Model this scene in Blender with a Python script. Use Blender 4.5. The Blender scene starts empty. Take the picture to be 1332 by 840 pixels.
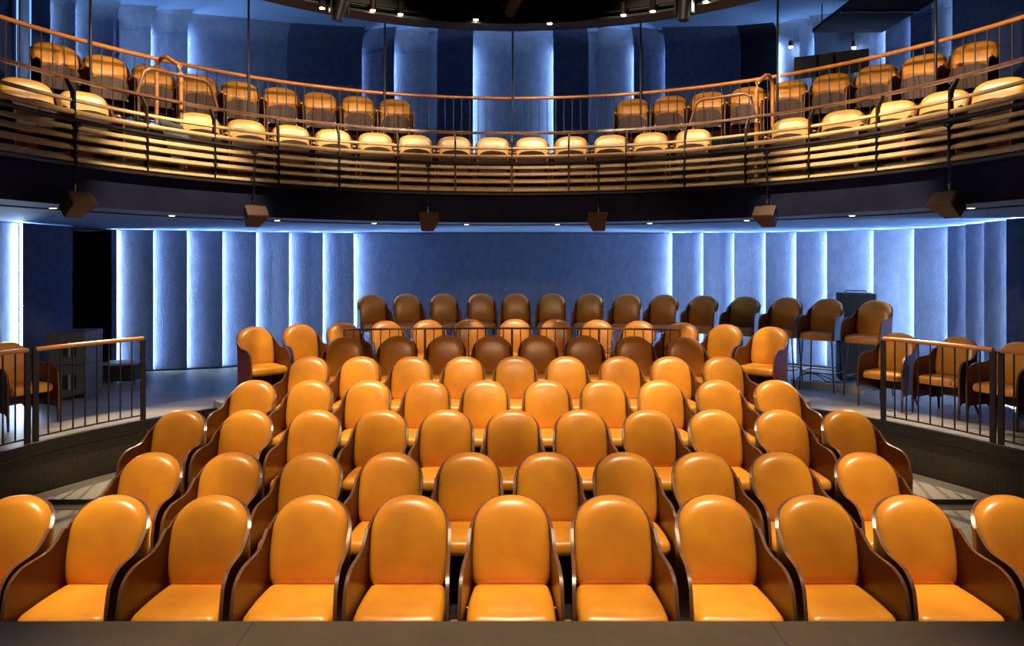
import bpy, bmesh, math, random
from mathutils import Vector, Matrix
random.seed(7)
F = 920.0            # focal length in pixels (frame 1332 x 840)
E = 2.46             # eye height over the lowest floor
HY = 342.0           # row of the horizon
CY = 5.36            # centre of the round auditorium
scene = bpy.context.scene
COL = scene.collection
R = math.radians

# ------------------------------------------------------------------ materials
def new_mat(name):
    m = bpy.data.materials.new(name); m.use_nodes = True
    nt = m.node_tree
    return m, nt, nt.nodes['Principled BSDF']

def mat(name, col, rough=0.5, metal=0.0, bump=None, var=None, coat=0.0, spec=0.5, stretch=None):
    m, nt, b = new_mat(name)
    b.inputs['Base Color'].default_value = (*col, 1)
    b.inputs['Roughness'].default_value = rough
    b.inputs['Metallic'].default_value = metal
    b.inputs['Specular IOR Level'].default_value = spec
    if coat:
        b.inputs['Coat Weight'].default_value = coat
        b.inputs['Coat Roughness'].default_value = 0.15
    tc = nt.nodes.new('ShaderNodeTexCoord')
    src = tc.outputs['Object']
    if stretch:
        mp = nt.nodes.new('ShaderNodeMapping'); mp.inputs['Scale'].default_value = stretch
        nt.links.new(src, mp.inputs['Vector']); src = mp.outputs['Vector']
    if var:
        scale, amount = var
        n = nt.nodes.new('ShaderNodeTexNoise'); n.inputs['Scale'].default_value = scale; n.inputs['Detail'].default_value = 5
        nt.links.new(src, n.inputs['Vector'])
        r = nt.nodes.new('ShaderNodeValToRGB')
        r.color_ramp.elements[0].position = 0.3; r.color_ramp.elements[1].position = 0.7
        r.color_ramp.elements[0].color = (*[c * (1 - amount) for c in col], 1)
        r.color_ramp.elements[1].color = (*[min(1, c * (1 + amount)) for c in col], 1)
        nt.links.new(n.outputs['Fac'], r.inputs['Fac'])
        nt.links.new(r.outputs['Color'], b.inputs['Base Color'])
    if bump:
        scale, strength, dist = bump
        n = nt.nodes.new('ShaderNodeTexNoise'); n.inputs['Scale'].default_value = scale; n.inputs['Detail'].default_value = 6
        nt.links.new(src, n.inputs['Vector'])
        bp = nt.nodes.new('ShaderNodeBump'); bp.inputs['Strength'].default_value = strength; bp.inputs['Distance'].default_value = dist
        nt.links.new(n.outputs['Fac'], bp.inputs['Height']); nt.links.new(bp.outputs['Normal'], b.inputs['Normal'])
    return m

def leather_mat(name, col, amount=0.16):
    """each chair takes its own slightly different hide"""
    m, nt, b = new_mat(name)
    tc = nt.nodes.new('ShaderNodeTexCoord'); oi = nt.nodes.new('ShaderNodeObjectInfo')
    n = nt.nodes.new('ShaderNodeTexNoise'); n.inputs['Scale'].default_value = 4.5; n.inputs['Detail'].default_value = 4
    n.noise_dimensions = '4D'
    nt.links.new(tc.outputs['Object'], n.inputs['Vector'])
    mu = nt.nodes.new('ShaderNodeMath'); mu.operation = 'MULTIPLY'; mu.inputs[1].default_value = 40
    nt.links.new(oi.outputs['Random'], mu.inputs[0]); nt.links.new(mu.outputs[0], n.inputs['W'])
    r = nt.nodes.new('ShaderNodeValToRGB')
    r.color_ramp.elements[0].position = 0.3; r.color_ramp.elements[1].position = 0.72
    r.color_ramp.elements[0].color = (col[0] * (1 - amount), col[1] * (1 - amount * 1.3), col[2], 1)
    r.color_ramp.elements[1].color = (min(1, col[0] * (1 + amount * .6)), col[1] * (1 + amount), col[2], 1)
    nt.links.new(n.outputs['Fac'], r.inputs['Fac'])
    hs = nt.nodes.new('ShaderNodeHueSaturation')
    mr = nt.nodes.new('ShaderNodeMapRange'); mr.inputs['To Min'].default_value = 0.90; mr.inputs['To Max'].default_value = 1.08
    nt.links.new(oi.outputs['Random'], mr.inputs['Value']); nt.links.new(mr.outputs['Result'], hs.inputs['Value'])
    nt.links.new(r.outputs['Color'], hs.inputs['Color']); nt.links.new(hs.outputs['Color'], b.inputs['Base Color'])
    g = nt.nodes.new('ShaderNodeTexNoise'); g.inputs['Scale'].default_value = 260; g.inputs['Detail'].default_value = 3
    nt.links.new(tc.outputs['Object'], g.inputs['Vector'])
    bp = nt.nodes.new('ShaderNodeBump'); bp.inputs['Strength'].default_value = 0.12; bp.inputs['Distance'].default_value = 0.002
    nt.links.new(g.outputs['Fac'], bp.inputs['Height']); nt.links.new(bp.outputs['Normal'], b.inputs['Normal'])
    b.inputs['Roughness'].default_value = 0.33
    b.inputs['Specular IOR Level'].default_value = 0.75
    return m

def wood_mat(name, a, c, rough=0.3, scale=(6, 6, 1.2), coat=0.2):
    m, nt, b = new_mat(name)
    tc = nt.nodes.new('ShaderNodeTexCoord'); mp = nt.nodes.new('ShaderNodeMapping'); mp.inputs['Scale'].default_value = scale
    nt.links.new(tc.outputs['Object'], mp.inputs['Vector'])
    n = nt.nodes.new('ShaderNodeTexNoise'); n.inputs['Scale'].default_value = 7; n.inputs['Detail'].default_value = 6; n.inputs['Distortion'].default_value = 1.2
    nt.links.new(mp.outputs['Vector'], n.inputs['Vector'])
    r = nt.nodes.new('ShaderNodeValToRGB'); r.color_ramp.elements[0].position = .3; r.color_ramp.elements[1].position = .7
    r.color_ramp.elements[0].color = (*a, 1); r.color_ramp.elements[1].color = (*c, 1)
    nt.links.new(n.outputs['Fac'], r.inputs['Fac']); nt.links.new(r.outputs['Color'], b.inputs['Base Color'])
    b.inputs['Roughness'].default_value = rough; b.inputs['Coat Weight'].default_value = coat; b.inputs['Coat Roughness'].default_value = .2
    return m

def plank_mat(name, a, c, board=0.14, length=1.8, rough=0.5, along='X', gap=(0.01, 0.008, 0.006)):
    m, nt, b = new_mat(name)
    tc = nt.nodes.new('ShaderNodeTexCoord'); mp = nt.nodes.new('ShaderNodeMapping')
    if along == 'Y': mp.inputs['Rotation'].default_value = (0, 0, R(90))
    nt.links.new(tc.outputs['Object'], mp.inputs['Vector'])
    br = nt.nodes.new('ShaderNodeTexBrick')
    br.inputs['Scale'].default_value = 1.0
    br.inputs['Brick Width'].default_value = length; br.inputs['Row Height'].default_value = board
    br.inputs['Mortar Size'].default_value = 0.003; br.inputs['Mortar'].default_value = (*gap, 1)
    br.inputs['Color1'].default_value = (*a, 1); br.inputs['Color2'].default_value = (*c, 1)
    nt.links.new(mp.outputs['Vector'], br.inputs['Vector'])
    n = nt.nodes.new('ShaderNodeTexNoise'); n.inputs['Scale'].default_value = 5; n.inputs['Detail'].default_value = 8; n.inputs['Roughness'].default_value = .7
    nt.links.new(mp.outputs['Vector'], n.inputs['Vector'])
    mr = nt.nodes.new('ShaderNodeMapRange'); mr.inputs['To Min'].default_value = .6; mr.inputs['To Max'].default_value = 1.4
    nt.links.new(n.outputs['Fac'], mr.inputs['Value'])
    mx = nt.nodes.new('ShaderNodeMixRGB'); mx.blend_type = 'MULTIPLY'; mx.inputs['Fac'].default_value = 1
    nt.links.new(br.outputs['Color'], mx.inputs['Color1']); nt.links.new(mr.outputs['Result'], mx.inputs['Color2'])
    nt.links.new(mx.outputs['Color'], b.inputs['Base Color'])
    b.inputs['Roughness'].default_value = rough
    return m

def perf_mat(name):
    """perforated black metal: small dark holes on a dark brown sheet"""
    m, nt, b = new_mat(name)
    tc = nt.nodes.new('ShaderNodeTexCoord')
    v = nt.nodes.new('ShaderNodeTexVoronoi'); v.inputs['Scale'].default_value = 55; v.inputs['Randomness'].default_value = .5
    nt.links.new(tc.outputs['Object'], v.inputs['Vector'])
    r = nt.nodes.new('ShaderNodeValToRGB'); r.color_ramp.elements[0].position = .25; r.color_ramp.elements[1].position = .42
    r.color_ramp.elements[0].color = (.003, .0025, .002, 1); r.color_ramp.elements[1].color = (.035, .024, .014, 1)
    nt.links.new(v.outputs['Distance'], r.inputs['Fac']); nt.links.new(r.outputs['Color'], b.inputs['Base Color'])
    b.inputs['Roughness'].default_value = .5
    return m

def emit_mat(name, col, strength):
    m = bpy.data.materials.new(name); m.use_nodes = True
    nt = m.node_tree; nt.nodes.clear()
    e = nt.nodes.new('ShaderNodeEmission'); e.inputs['Color'].default_value = (*col, 1); e.inputs['Strength'].default_value = strength
    o = nt.nodes.new('ShaderNodeOutputMaterial'); nt.links.new(e.outputs[0], o.inputs['Surface'])
    return m

M = {}
M['leather'] = leather_mat('tan leather', (0.72, 0.275, 0.022))
M['lamplit_leather'] = leather_mat('lamplit tan leather', (0.78, 0.40, 0.085))  # same tan hide made paler: glare of the close rim lamps in its colour
M['shell'] = wood_mat('walnut plywood', (0.045, 0.0065, 0.003), (0.085, 0.013, 0.005), .3, (3, 3, 12), .1)
M['shell_edge'] = mat('plywood edge', (0.14, 0.06, 0.03), .32, coat=.3, var=(30, .3), stretch=(1, 1, 8))
M['dark_shell'] = wood_mat('dark stained plywood', (0.045, 0.016, 0.010), (0.075, 0.027, 0.016), .6, (3, 3, 12), 0)
M['matte_shell'] = mat('oiled plywood', (0.06, 0.011, 0.005), .75, var=(20, .3), spec=.08)
M['leg'] = mat('dark brown leg', (0.03, 0.016, 0.012), .4)
M['steel'] = mat('dark steel', (0.028, 0.022, 0.022), .42, .4, var=(20, .2))
M['black'] = mat('black paint', (0.008, 0.008, 0.009), .5)
M['matte_black'] = mat('matte black', (0.004, 0.004, 0.005), .85)
M['chrome'] = mat('chrome', (0.7, 0.68, 0.65), .18, 1.0)
M['rail_wood'] = wood_mat('orange oak handrail', (0.38, 0.12, 0.022), (0.55, 0.20, 0.04), .3, (2, 2, 2), .25)
M['brown_rail'] = wood_mat('brown handrail', (0.15, 0.06, 0.03), (0.24, 0.10, 0.05), .3, (2, 2, 2), .4)
M['slat'] = wood_mat('pale oak slat', (0.50, 0.32, 0.13), (0.66, 0.44, 0.20), .45, (2, 2, 4), .1)
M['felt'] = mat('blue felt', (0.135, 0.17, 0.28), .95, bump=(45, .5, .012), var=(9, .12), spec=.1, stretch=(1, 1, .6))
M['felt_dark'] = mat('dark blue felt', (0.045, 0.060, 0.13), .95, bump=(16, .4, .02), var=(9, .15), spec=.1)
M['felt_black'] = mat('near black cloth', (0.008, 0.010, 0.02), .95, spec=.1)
M['ceiling_blue'] = mat('blue painted ceiling', (0.19, 0.33, 0.62), .8, var=(2, .06))
M['fascia'] = mat('navy fascia', (0.017, 0.019, 0.048), .85, var=(3, .2), spec=.1)
M['fascia_lip'] = mat('dark lip', (0.03, 0.022, 0.02), .5)
M['gallery_floor'] = plank_mat('grey gallery boards', (0.15, 0.135, 0.125), (0.19, 0.17, 0.155), .15, 2.2, .45)
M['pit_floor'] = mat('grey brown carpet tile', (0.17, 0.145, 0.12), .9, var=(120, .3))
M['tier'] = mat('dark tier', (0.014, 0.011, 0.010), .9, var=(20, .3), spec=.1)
M['plain_edge'] = mat('unpolished plywood edge', (0.12, 0.05, 0.025), .6, spec=.2)
M['stage'] = plank_mat('worn stage boards', (0.155, 0.115, 0.07), (0.17, 0.125, 0.078), 1.2, 2.4, .55, 'X', (0.06, .045, .03))
M['perf'] = perf_mat('perforated metal')
M['nosing'] = mat('aluminium nosing', (.55, .5, .44), .3, .9)
M['grey_box'] = mat('charcoal cabinet paint', (0.06, 0.062, 0.075), .6, bump=(150, .3, .002))
M['grey_light'] = mat('grey metal', (.25, .26, .30), .4, .3)
M['speaker'] = mat('brown black speaker grille', (0.085, 0.042, 0.018), .5, var=(200, .3))
M['pale_wood'] = wood_mat('pale timber kerb', (.33, .26, .19), (.42, .34, .25), .5, (1, 6, 6), 0)
M['led'] = emit_mat('cool light strip', (0.60, 0.80, 1.0), 150)
M['led_up'] = emit_mat('cool light strip upstairs', (0.50, 0.74, 1.0), 80)
M['led_dim'] = emit_mat('dim light strip upstairs', (0.20, 0.50, 1.0), 1.3)
M['lamp'] = emit_mat('warm lamp', (1.0, 0.72, 0.38), 45)
M['lamp_hot'] = emit_mat('hot lamp', (1.0, 0.85, 0.6), 260)
M['lamp_cool'] = emit_mat('cool lamp', (0.6, 0.8, 1.0), 150)
M['down'] = emit_mat('small warm downlight', (1.0, 0.8, 0.55), 7)
M['screen'] = mat('dark screen', (.008, .010, .016), .6, spec=.2)

# ------------------------------------------------------------------ helpers
def link_mesh(name, verts, faces, m, parent=None, smooth=False, mats=None, fm=None):
    me = bpy.data.meshes.new(name)
    me.from_pydata([tuple(v) for v in verts], [], faces)
    for mm in (mats or [m]): me.materials.append(mm)
    bm = bmesh.new(); bm.from_mesh(me)
    bmesh.ops.recalc_face_normals(bm, faces=bm.faces)
    bm.to_mesh(me); bm.free()
    if fm:
        for i, k in enumerate(fm): me.polygons[i].material_index = k
    if smooth:
        for p in me.polygons: p.use_smooth = True
    o = bpy.data.objects.new(name, me); COL.objects.link(o)
    if parent: o.parent = parent
    return o

class MB:
    def __init__(s): s.v = []; s.f = []
    def add(s, vs, fs):
        b = len(s.v); s.v += [Vector(v) for v in vs]; s.f += [tuple(b + i for i in f) for f in fs]; return s
    def box(s, x0, x1, y0, y1, z0, z1):
        return s.add([(x0, y0, z0), (x1, y0, z0), (x1, y1, z0), (x0, y1, z0), (x0, y0, z1), (x1, y0, z1), (x1, y1, z1), (x0, y1, z1)],
                     [(3, 2, 1, 0), (4, 5, 6, 7), (0, 1, 5, 4), (1, 2, 6, 5), (2, 3, 7, 6), (3, 0, 4, 7)])
    def prism(s, poly, z0, z1):
        n = len(poly)
        return s.add([(p[0], p[1], z0) for p in poly] + [(p[0], p[1], z1) for p in poly],
                     [tuple(range(n))[::-1], tuple(range(n, 2 * n))] + [(i, (i + 1) % n, n + (i + 1) % n, n + i) for i in range(n)])
    def tube(s, pts, r, n=10, r2=None, closed=False):
        pts = [Vector(p) for p in pts]; k = len(pts); vs = []; fs = []
        up0 = Vector((0, 0, 1))
        for i, p in enumerate(pts):
            a = pts[(i - 1) % k] if (closed or i > 0) else p
            b = pts[(i + 1) % k] if (closed or i < k - 1) else p
            t = (b - a).normalized()
            u = up0 if abs(t.dot(up0)) < .95 else Vector((0, 1, 0))
            sx = t.cross(u).normalized(); sy = sx.cross(t).normalized()
            rr = r if r2 is None else r + (r2 - r) * i / (k - 1)
            for j in range(n):
                a_ = 2 * math.pi * j / n
                vs.append(p + sx * math.cos(a_) * rr + sy * math.sin(a_) * rr)
        for i in range(k if closed else k - 1):
            for j in range(n):
                i2 = (i + 1) % k
                fs.append((i * n + j, i * n + (j + 1) % n, i2 * n + (j + 1) % n, i2 * n + j))
        if not closed:
            fs.append(tuple(range(n))[::-1]); fs.append(tuple((k - 1) * n + j for j in range(n)))
        return s.add(vs, fs)
    def sweep(s, pts_sections):
        """list of closed sections (same count) joined; ends capped"""
        k = len(pts_sections); n = len(pts_sections[0]); vs = [v for sec in pts_sections for v in sec]; fs = []
        for i in range(k - 1):
            for j in range(n):
                fs.append((i * n + j, i * n + (j + 1) % n, (i + 1) * n + (j + 1) % n, (i + 1) * n + j))
        fs.append(tuple(range(n))[::-1]); fs.append(tuple((k - 1) * n + j for j in range(n)))
        return s.add(vs, fs)
    def xf(s, mtx):
        s.v = [mtx @ v for v in s.v]; return s
    def build(s, name, m, parent=None, smooth=False, bevel=0, autosmooth=None):
        o = link_mesh(name, s.v, s.f, m, parent, smooth)
        if bevel:
            b = o.modifiers.new('bevel', 'BEVEL'); b.width = bevel; b.segments = 2; b.limit_method = 'ANGLE'
        if autosmooth:
            for p in o.data.polygons: p.use_smooth = True
            es = o.modifiers.new('edge_split', 'EDGE_SPLIT'); es.split_angle = R(autosmooth)
        return o

def tag(o, label=None, cat=None, group=None, kind=None):
    if label: o['label'] = label
    if cat: o['category'] = cat
    if group: o['group'] = group
    if kind: o['kind'] = kind
    return o

def empty(name, loc=(0, 0, 0), rz=0):
    o = bpy.data.objects.new(name, None); COL.objects.link(o)
    o.location = loc; o.rotation_euler = (0, 0, rz); o.empty_display_size = .1
    return o

def copy_tree(o, parent=None):
    c = o.copy(); COL.objects.link(c); c.parent = parent
    for ch in list(o.children): copy_tree(ch, c)
    return c

def pol(r, th, z=0.0):
    return Vector((r * math.sin(th), CY + r * math.cos(th), z))

def theta(px, r):
    """angle on the circle of radius r at which a point is seen in pixel column px"""
    m = (px - 666) / F
    lo, hi = -R(110), R(110)
    f = lambda t: math.atan2(r * math.sin(t), CY + r * math.cos(t))
    tgt = math.atan(m)
    for _ in range(60):
        mid = (lo + hi) / 2
        if f(mid) < tgt: lo = mid
        else: hi = mid
    return (lo + hi) / 2

def spaced(cols, r, dr, width):
    """angles of the chairs seen at these columns, eased apart where two would touch"""
    th = [theta(px, r + dr) for px in cols]
    need = width / (r - .46)
    for _ in range(400):
        for i in range(len(th) - 1):
            d = th[i + 1] - th[i]
            if d < need:
                e = (need - d) / 2 + 1e-5; th[i] -= e; th[i + 1] += e
    return th

def facing(p, t, k=.5):
    """turn between the hall centre and the stage front"""
    return -((1 - k) * t + k * math.atan2(p.x, p.y))

def arc(r, a0, a1, z, step=1.5):
    n = max(2, int(abs(a1 - a0) / R(step)) + 1)
    return [pol(r, a0 + (a1 - a0) * i / n, z) for i in range(n + 1)]

def ring(r0, r1, a0, a1, z0, z1, step=2.0):
    mb = MB(); n = max(2, int(abs(a1 - a0) / R(step)) + 1); secs = []
    for i in range(n + 1):
        a = a0 + (a1 - a0) * i / n
        secs.append([pol(r0, a, z0), pol(r1, a, z0), pol(r1, a, z1), pol(r0, a, z1)])
    return mb.sweep(secs)

ORD = ['first', 'second', 'third', 'fourth', 'fifth', 'sixth', 'seventh', 'eighth', 'ninth', 'tenth', 'eleventh', 'twelfth', 'thirteenth',
       'fourteenth', 'fifteenth', 'sixteenth', 'seventeenth', 'eighteenth', 'nineteenth', 'twentieth', 'twenty-first']

# ------------------------------------------------------------------ chair meshes
def lean(z):
    """how far the curved back leans away at height z"""
    t = (z - .44) / .49
    return .092 * max(0, t) ** 1.9 if t > 0 else 0.0
def arch(x, hw=.236, zs=.725, zt=.933, p=2.25):
    x = min(abs(x) / hw, 1.0)
    return zs + (zt - zs) * (1 - x ** p) ** (1 / p)

def backrest_mesh(parent, m, hw=.228, z0=.435, p=2.25, zs=.725):
    zt = .933
    out = []
    out += [(-hw + .02, z0), (0, z0), (hw - .02, z0), (hw - .004, z0 + .02)]
    for i in range(1, 8): out.append((hw + .006 * math.sin(math.pi * i / 8), z0 + .02 + (zs - z0 - .02) * i / 8))
    N = 22
    for i in range(N + 1):
        a = math.pi * i / N
        c, s_ = math.cos(a), math.sin(a)
        q = 2 / p
        out.append((hw * math.copysign(abs(c) ** q, c), zs + (zt - zs) * abs(s_) ** q))
    for i in range(7, 0, -1): out.append((-hw - .006 * math.sin(math.pi * i / 8), z0 + .02 + (zs - z0 - .02) * i / 8))
    out.append((-hw + .004, z0 + .02))
    n = len(out); zc = (z0 + zt) / 2 + .02
    vs, fs = [], []
    prof = [(.985, .055), (1.0, .04), (1.0, .026), (.99, .010), (.968, -.006), (.935, -.017), (.885, -.026), (.80, -.033), (.65, -.038), (.35, -.041)]
    for k, (sc, y) in enumerate(prof):
        for (x, z) in out:
            zz = zc + (z - zc) * sc; xx = x * sc
            vs.append((xx, y + lean(zz), zz))
        if k:
            for j in range(n): fs.append(((k - 1) * n + j, (k - 1) * n + (j + 1) % n, k * n + (j + 1) % n, k * n + j))
    c = len(vs); vs.append((0, -.042 + lean(zc), zc))
    for j in range(n): fs.append(((len(prof) - 1) * n + j, (len(prof) - 1) * n + (j + 1) % n, c))
    fs.append(tuple(range(n)))
    return link_mesh('backrest', vs, fs, m, parent, True)

def seat_outline(hf=.242, hb=.225, yf=-.43, yb=.0, rf=.055, rb=.03):
    out = []
    def corner(cx, cy, r, a0):
        for i in range(6):
            a = R(a0 + 90 * i / 5); out.append((cx + r * math.cos(a), cy + r * math.sin(a)))
    corner(hf - rf, yf + rf, rf, -90)
    for i in range(1, 5): out.append((hf + (hb - hf) * i / 5 + .008 * math.sin(math.pi * i / 5), yf + rf + (yb - rb - yf - rf) * i / 5))
    corner(hb - rb, yb - rb, rb, 0)
    corner(-hb + rb, yb - rb, rb, 90)
    for i in range(4, 0, -1): out.append((-(hf + (hb - hf) * i / 5 + .008 * math.sin(math.pi * i / 5)), yf + rf + (yb - rb - yf - rf) * i / 5))
    corner(-hf + rf, yf + rf, rf, 180)
    for i in range(1, 6): out.append((-hf + rf + 2 * (hf - rf) * i / 6, yf - .012 * math.sin(math.pi * i / 6)))
    return out

def cushion_verts(out, z0, z1, cy):
    prof = [(.95, z0), (.99, z0 + .012), (1.0, z0 + .03), (1.0, z1 - .056), (.993, z1 - .038), (.975, z1 - .022), (.94, z1 - .009), (.89, z1 - .001), (.80, z1 + .006), (.6, z1 + .012), (.3, z1 + .014)]
    n = len(out); vs, fs = [], []
    for k, (sc, z) in enumerate(prof):
        for (x, y) in out: vs.append((x * sc, cy + (y - cy) * sc, z))
        if k:
            for j in range(n): fs.append(((k - 1) * n + j, (k - 1) * n + (j + 1) % n, k * n + (j + 1) % n, k * n + j))
    c = len(vs); vs.append((0, cy, z1 + .012))
    for j in range(n): fs.append(((len(prof) - 1) * n + j, (len(prof) - 1) * n + (j + 1) % n, c))
    fs.append(tuple(range(n)))
    return vs, fs

def seat_mesh(parent, m, z0=.37, z1=.462):
    vs, fs = cushion_verts(seat_outline(), z0, z1, -.215)
    return link_mesh('seat', vs, fs, m, parent, True)

def shell_path(hf=.262, hb=.235):
    """half of the U plan from the middle of the back to the front edge: (x, y, recline weight)"""
    pts = []
    for i in range(6): pts.append(((hb - .10) * i / 5, .062))
    cx, cy, r = hb - .10, -.038, .100
    for i in range(1, 9):
        a = R(90 - 85 * i / 8); pts.append((cx + r * math.cos(a), cy + r * math.sin(a)))
    x0, y0 = pts[-1]
    for i in range(1, 17):
        t = i / 16; pts.append((x0 + (hf - x0) * t, y0 + (-.455 - y0) * t))
    return pts

def shell_top(x, y, hb=.235):
    if y > -.03 and x < hb - .003: return arch(x * .235 / hb, p=2.25 if hb < .24 else 3) - .010
    d = -y
    K = [(.00, .80), (.04, .765), (.07, .735), (.10, .708), (.14, .692), (.20, .687), (.26, .688), (.32, .682), (.37, .665), (.41, .635), (.435, .60), (.448, .56), (.455, .50)]
    if hb > .24: K = [(q, z - .07 * min(1, q / .1)) for q, z in K]
    if d <= K[0][0]: return K[0][1]
    for (a, za), (b, zb) in zip(K, K[1:]):
        if d <= b: return za + (zb - za) * (d - a) / (b - a)
    return K[-1][1]

def shell_mesh(parent, zbot=.19, hf=.262, th=.020, m=None, hb=.235):
    half = shell_path(hf, hb)
    full = [(-x, y) for x, y in half[::-1]][:-1] + half
    vs, fs, fm = [], [], []
    n = len(full)
    ROW = 8
    for i, (x, y) in enumerate(full):
        a = full[max(0, i - 1)]; b = full[min(n - 1, i + 1)]
        t = Vector((b[0] - a[0], b[1] - a[1])).normalized(); nrm = Vector((-t.y, t.x))      # outward for this direction
        zt = shell_top(abs(x), y, hb)
        w = max(0.0, min(1.0, (y + .30) / .28))
        zb = zbot
        d = -y
        if zbot < .3:
            if d > .40: zb = zbot - .05 * min(1, (d - .40) / .05)
            if y > -.10 and abs(x) > .16: zb = zbot - .03
        for side in (0, 1):
            for k in range(ROW + 1):
                z = zb + (zt - zb) * k / ROW
                off = nrm * (th * side)
                vs.append((x + off.x, y + off.y + lean(z) * w, z))
    C = 2 * (ROW + 1)
    for i in range(n - 1):
        A, B = i * C, (i + 1) * C
        for k in range(ROW):
            fs.append((A + k, B + k, B + k + 1, A + k + 1)); fm.append(0)
            o = ROW + 1
            fs.append((A + o + k, A + o + k + 1, B + o + k + 1, B + o + k)); fm.append(0)
        fs.append((A + ROW, B + ROW, B + 2 * ROW + 1, A + 2 * ROW + 1)); fm.append(1)
        fs.append((A, A + ROW + 1, B + ROW + 1, B)); fm.append(1)
    for A in (0, (n - 1) * C):
        for k in range(ROW):
            fs.append((A + k, A + k + 1, A + ROW + 2 + k, A + ROW + 1 + k)); fm.append(1)
    me_o = link_mesh('shell', vs, fs, None, parent, False, mats=[m or M['shell'], M['shell_edge'] if hb < .24 else M['plain_edge']], fm=fm)
    for p in me_o.data.polygons: p.use_smooth = True
    es = me_o.modifiers.new('edge_split', 'EDGE_SPLIT'); es.split_angle = R(40)
    return me_o

def taper_leg(p0, p1, r0, r1, n=8):
    return MB().tube([p0, p1], r0, n, r1)

def make_chair(hf=.262):
    root = empty('theatre_chair')
    shell_mesh(root, hf=hf); backrest_mesh(root, M['leather']); seat_mesh(root, M['leather'])
    for s in (-1, 1):
        taper_leg((s * (hf + .008), -.44, .16), (s * (hf + .008), -.445, 0), .016, .012).build('leg', M['leg'], root, autosmooth=50)
        taper_leg((s * .20, .02, .20), (s * .235, .10, 0), .018, .012).build('leg', M['leg'], root, autosmooth=50)
        MB().tube([(s * .230, -.20, .405), (s * .252, -.20, .405)], .013, 12).build('pivot', M['chrome'], root, autosmooth=50)
    return root

def make_stool():
    root = empty('bar_stool')
    parts = [shell_mesh(root, zbot=.36, hf=.245), backrest_mesh(root, M['leather']), seat_mesh(root, M['leather'], .35, .452)]
    for o in parts: o.location.z = .40
    for sx in (-1, 1):
        for y, y2 in ((-.36, -.40), (-.02, .06)):
            taper_leg((sx * .20, y, .76), (sx * .245, y2, 0), .012, .010).build('leg', M['steel'], root, autosmooth=50)
    MB().tube([(-.232, -.386, .28), (.232, -.386, .28), (.232, .03, .28), (-.232, .03, .28)], .008, 8, closed=True).build('footrest', M['steel'], root, autosmooth=50)
    return root

def make_balcony_chair(m, L=.34):
    """tip-up chair with its seat folded up against the back"""
    root = empty('tip_up_chair')
    shell_mesh(root, hf=.241, hb=.250, m=M['matte_shell']); backrest_mesh(root, m, hw=.247, p=2.8, zs=.76)
    # folded seat: leather cushion behind, plywood underside towards the stage
    out = seat_outline(.222, .210, -L, 0, .11, .03)
    mtx = Matrix.Translation((0, -.085, .34)) @ Matrix.Rotation(R(-80), 4, 'X')
    vs, fs = cushion_verts(out, -.035, .035, -L / 2)
    seat = link_mesh('seat', [mtx @ Vector(v) for v in vs], fs, m, root, True)
    n = len(out); sc = .985
    pan = [(x * sc, -L / 2 + (y + L / 2) * sc) for x, y in out]
    o = MB().prism(pan, -.049, -.034); o.xf(mtx).build('seat_pan', M['dark_shell'], seat, bevel=.004)
    for s in (-1, 1):
        MB().box(s * .250 - .020, s * .250 + .020, -.30, -.06, .625, .647).build('armrest', m, root, bevel=.009)
        taper_leg((s * .246, -.44, .16), (s * .246, -.445, 0), .014, .012).build('leg', M['leg'], root, autosmooth=50)
        taper_leg((s * .20, .02, .20), (s * .235, .10, 0), .018, .012).build('leg', M['leg'], root, autosmooth=50)
        for z in (.33, .42): MB().tube([(s * .20, -.155, z), (s * .20, -.175, z)], .010, 10).build('bolt', M['grey_light'], root, autosmooth=50)
    return root

used = {}
def place(key, maker, loc, rz, label, cat, group):
    if key not in used:
        o = maker(); used[key] = o
    else:
        o = copy_tree(used[key])
    o.location = loc; o.rotation_euler = (0, 0, rz)
    tag(o, label, cat, group)
    return o

# ------------------------------------------------------------------ stalls rows (straight)
rows = [  # depth of the backs, top row in the photo, columns, label
    (4.17, 647, [14, 140, 272, 403, 532, 665, 797, 932, 1063, 1190, 1320], 'front row'),
    (5.27, 590, [89, 194, 298, 403, 507, 610, 712, 814, 916, 1018, 1129][1:], 'second row'),
    (6.23, 534, [232, 319, 408, 495, 580, 667, 756, 845, 931, 1018, 1105], 'third row'),
    (7.22, 495, [328, 402, 478, 555, 631, 711, 785, 860, 936, 1012], 'fourth row'),
    (8.14, 464, [401, 468, 535, 603, 670, 737, 807, 873, 941], 'fifth row'),
    (8.92, 437, [452, 518, 580, 640, 700, 760, 824, 887], 'sixth row'),
]
tier_z = []
for ri, (Z, top, cols, nm) in enumerate(rows):
    Zt = Z + .085
    fl = E - (top - HY) * Zt / F - .933
    tier_z.append(fl)
    for i, px in enumerate(cols):
        X = (px - 666) / F * (Z + .04)
        n = len(cols)
        if i == n - 1: pos = 'last one, at the rack end'
        elif i == 0: pos = 'first one, at the loudspeaker end'
        else: pos = ORD[i] + ' from the loudspeaker end'
        sag = .22 * (X / 2) ** 2 if ri == 5 else 0
        place('chair', make_chair, (X, Z + (.08 if ri == 5 else 0) - sag, fl), -R(4) * X / 2 if ri == 5 else 0, f'tan leather chair with walnut shell in the {nm}, {pos}', 'chair', f'tan leather chairs in the {nm}')
# tiers under the rows
def struct(o): o['kind'] = 'structure'; return o
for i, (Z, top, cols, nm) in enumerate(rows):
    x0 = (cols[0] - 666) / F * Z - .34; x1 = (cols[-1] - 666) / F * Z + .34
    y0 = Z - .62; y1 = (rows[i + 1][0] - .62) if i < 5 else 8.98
    struct(MB().box(x0, x1, y0, y1, -.1, tier_z[i]).build('floor_tier', M['tier'] if i else M['pit_floor']))

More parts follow.
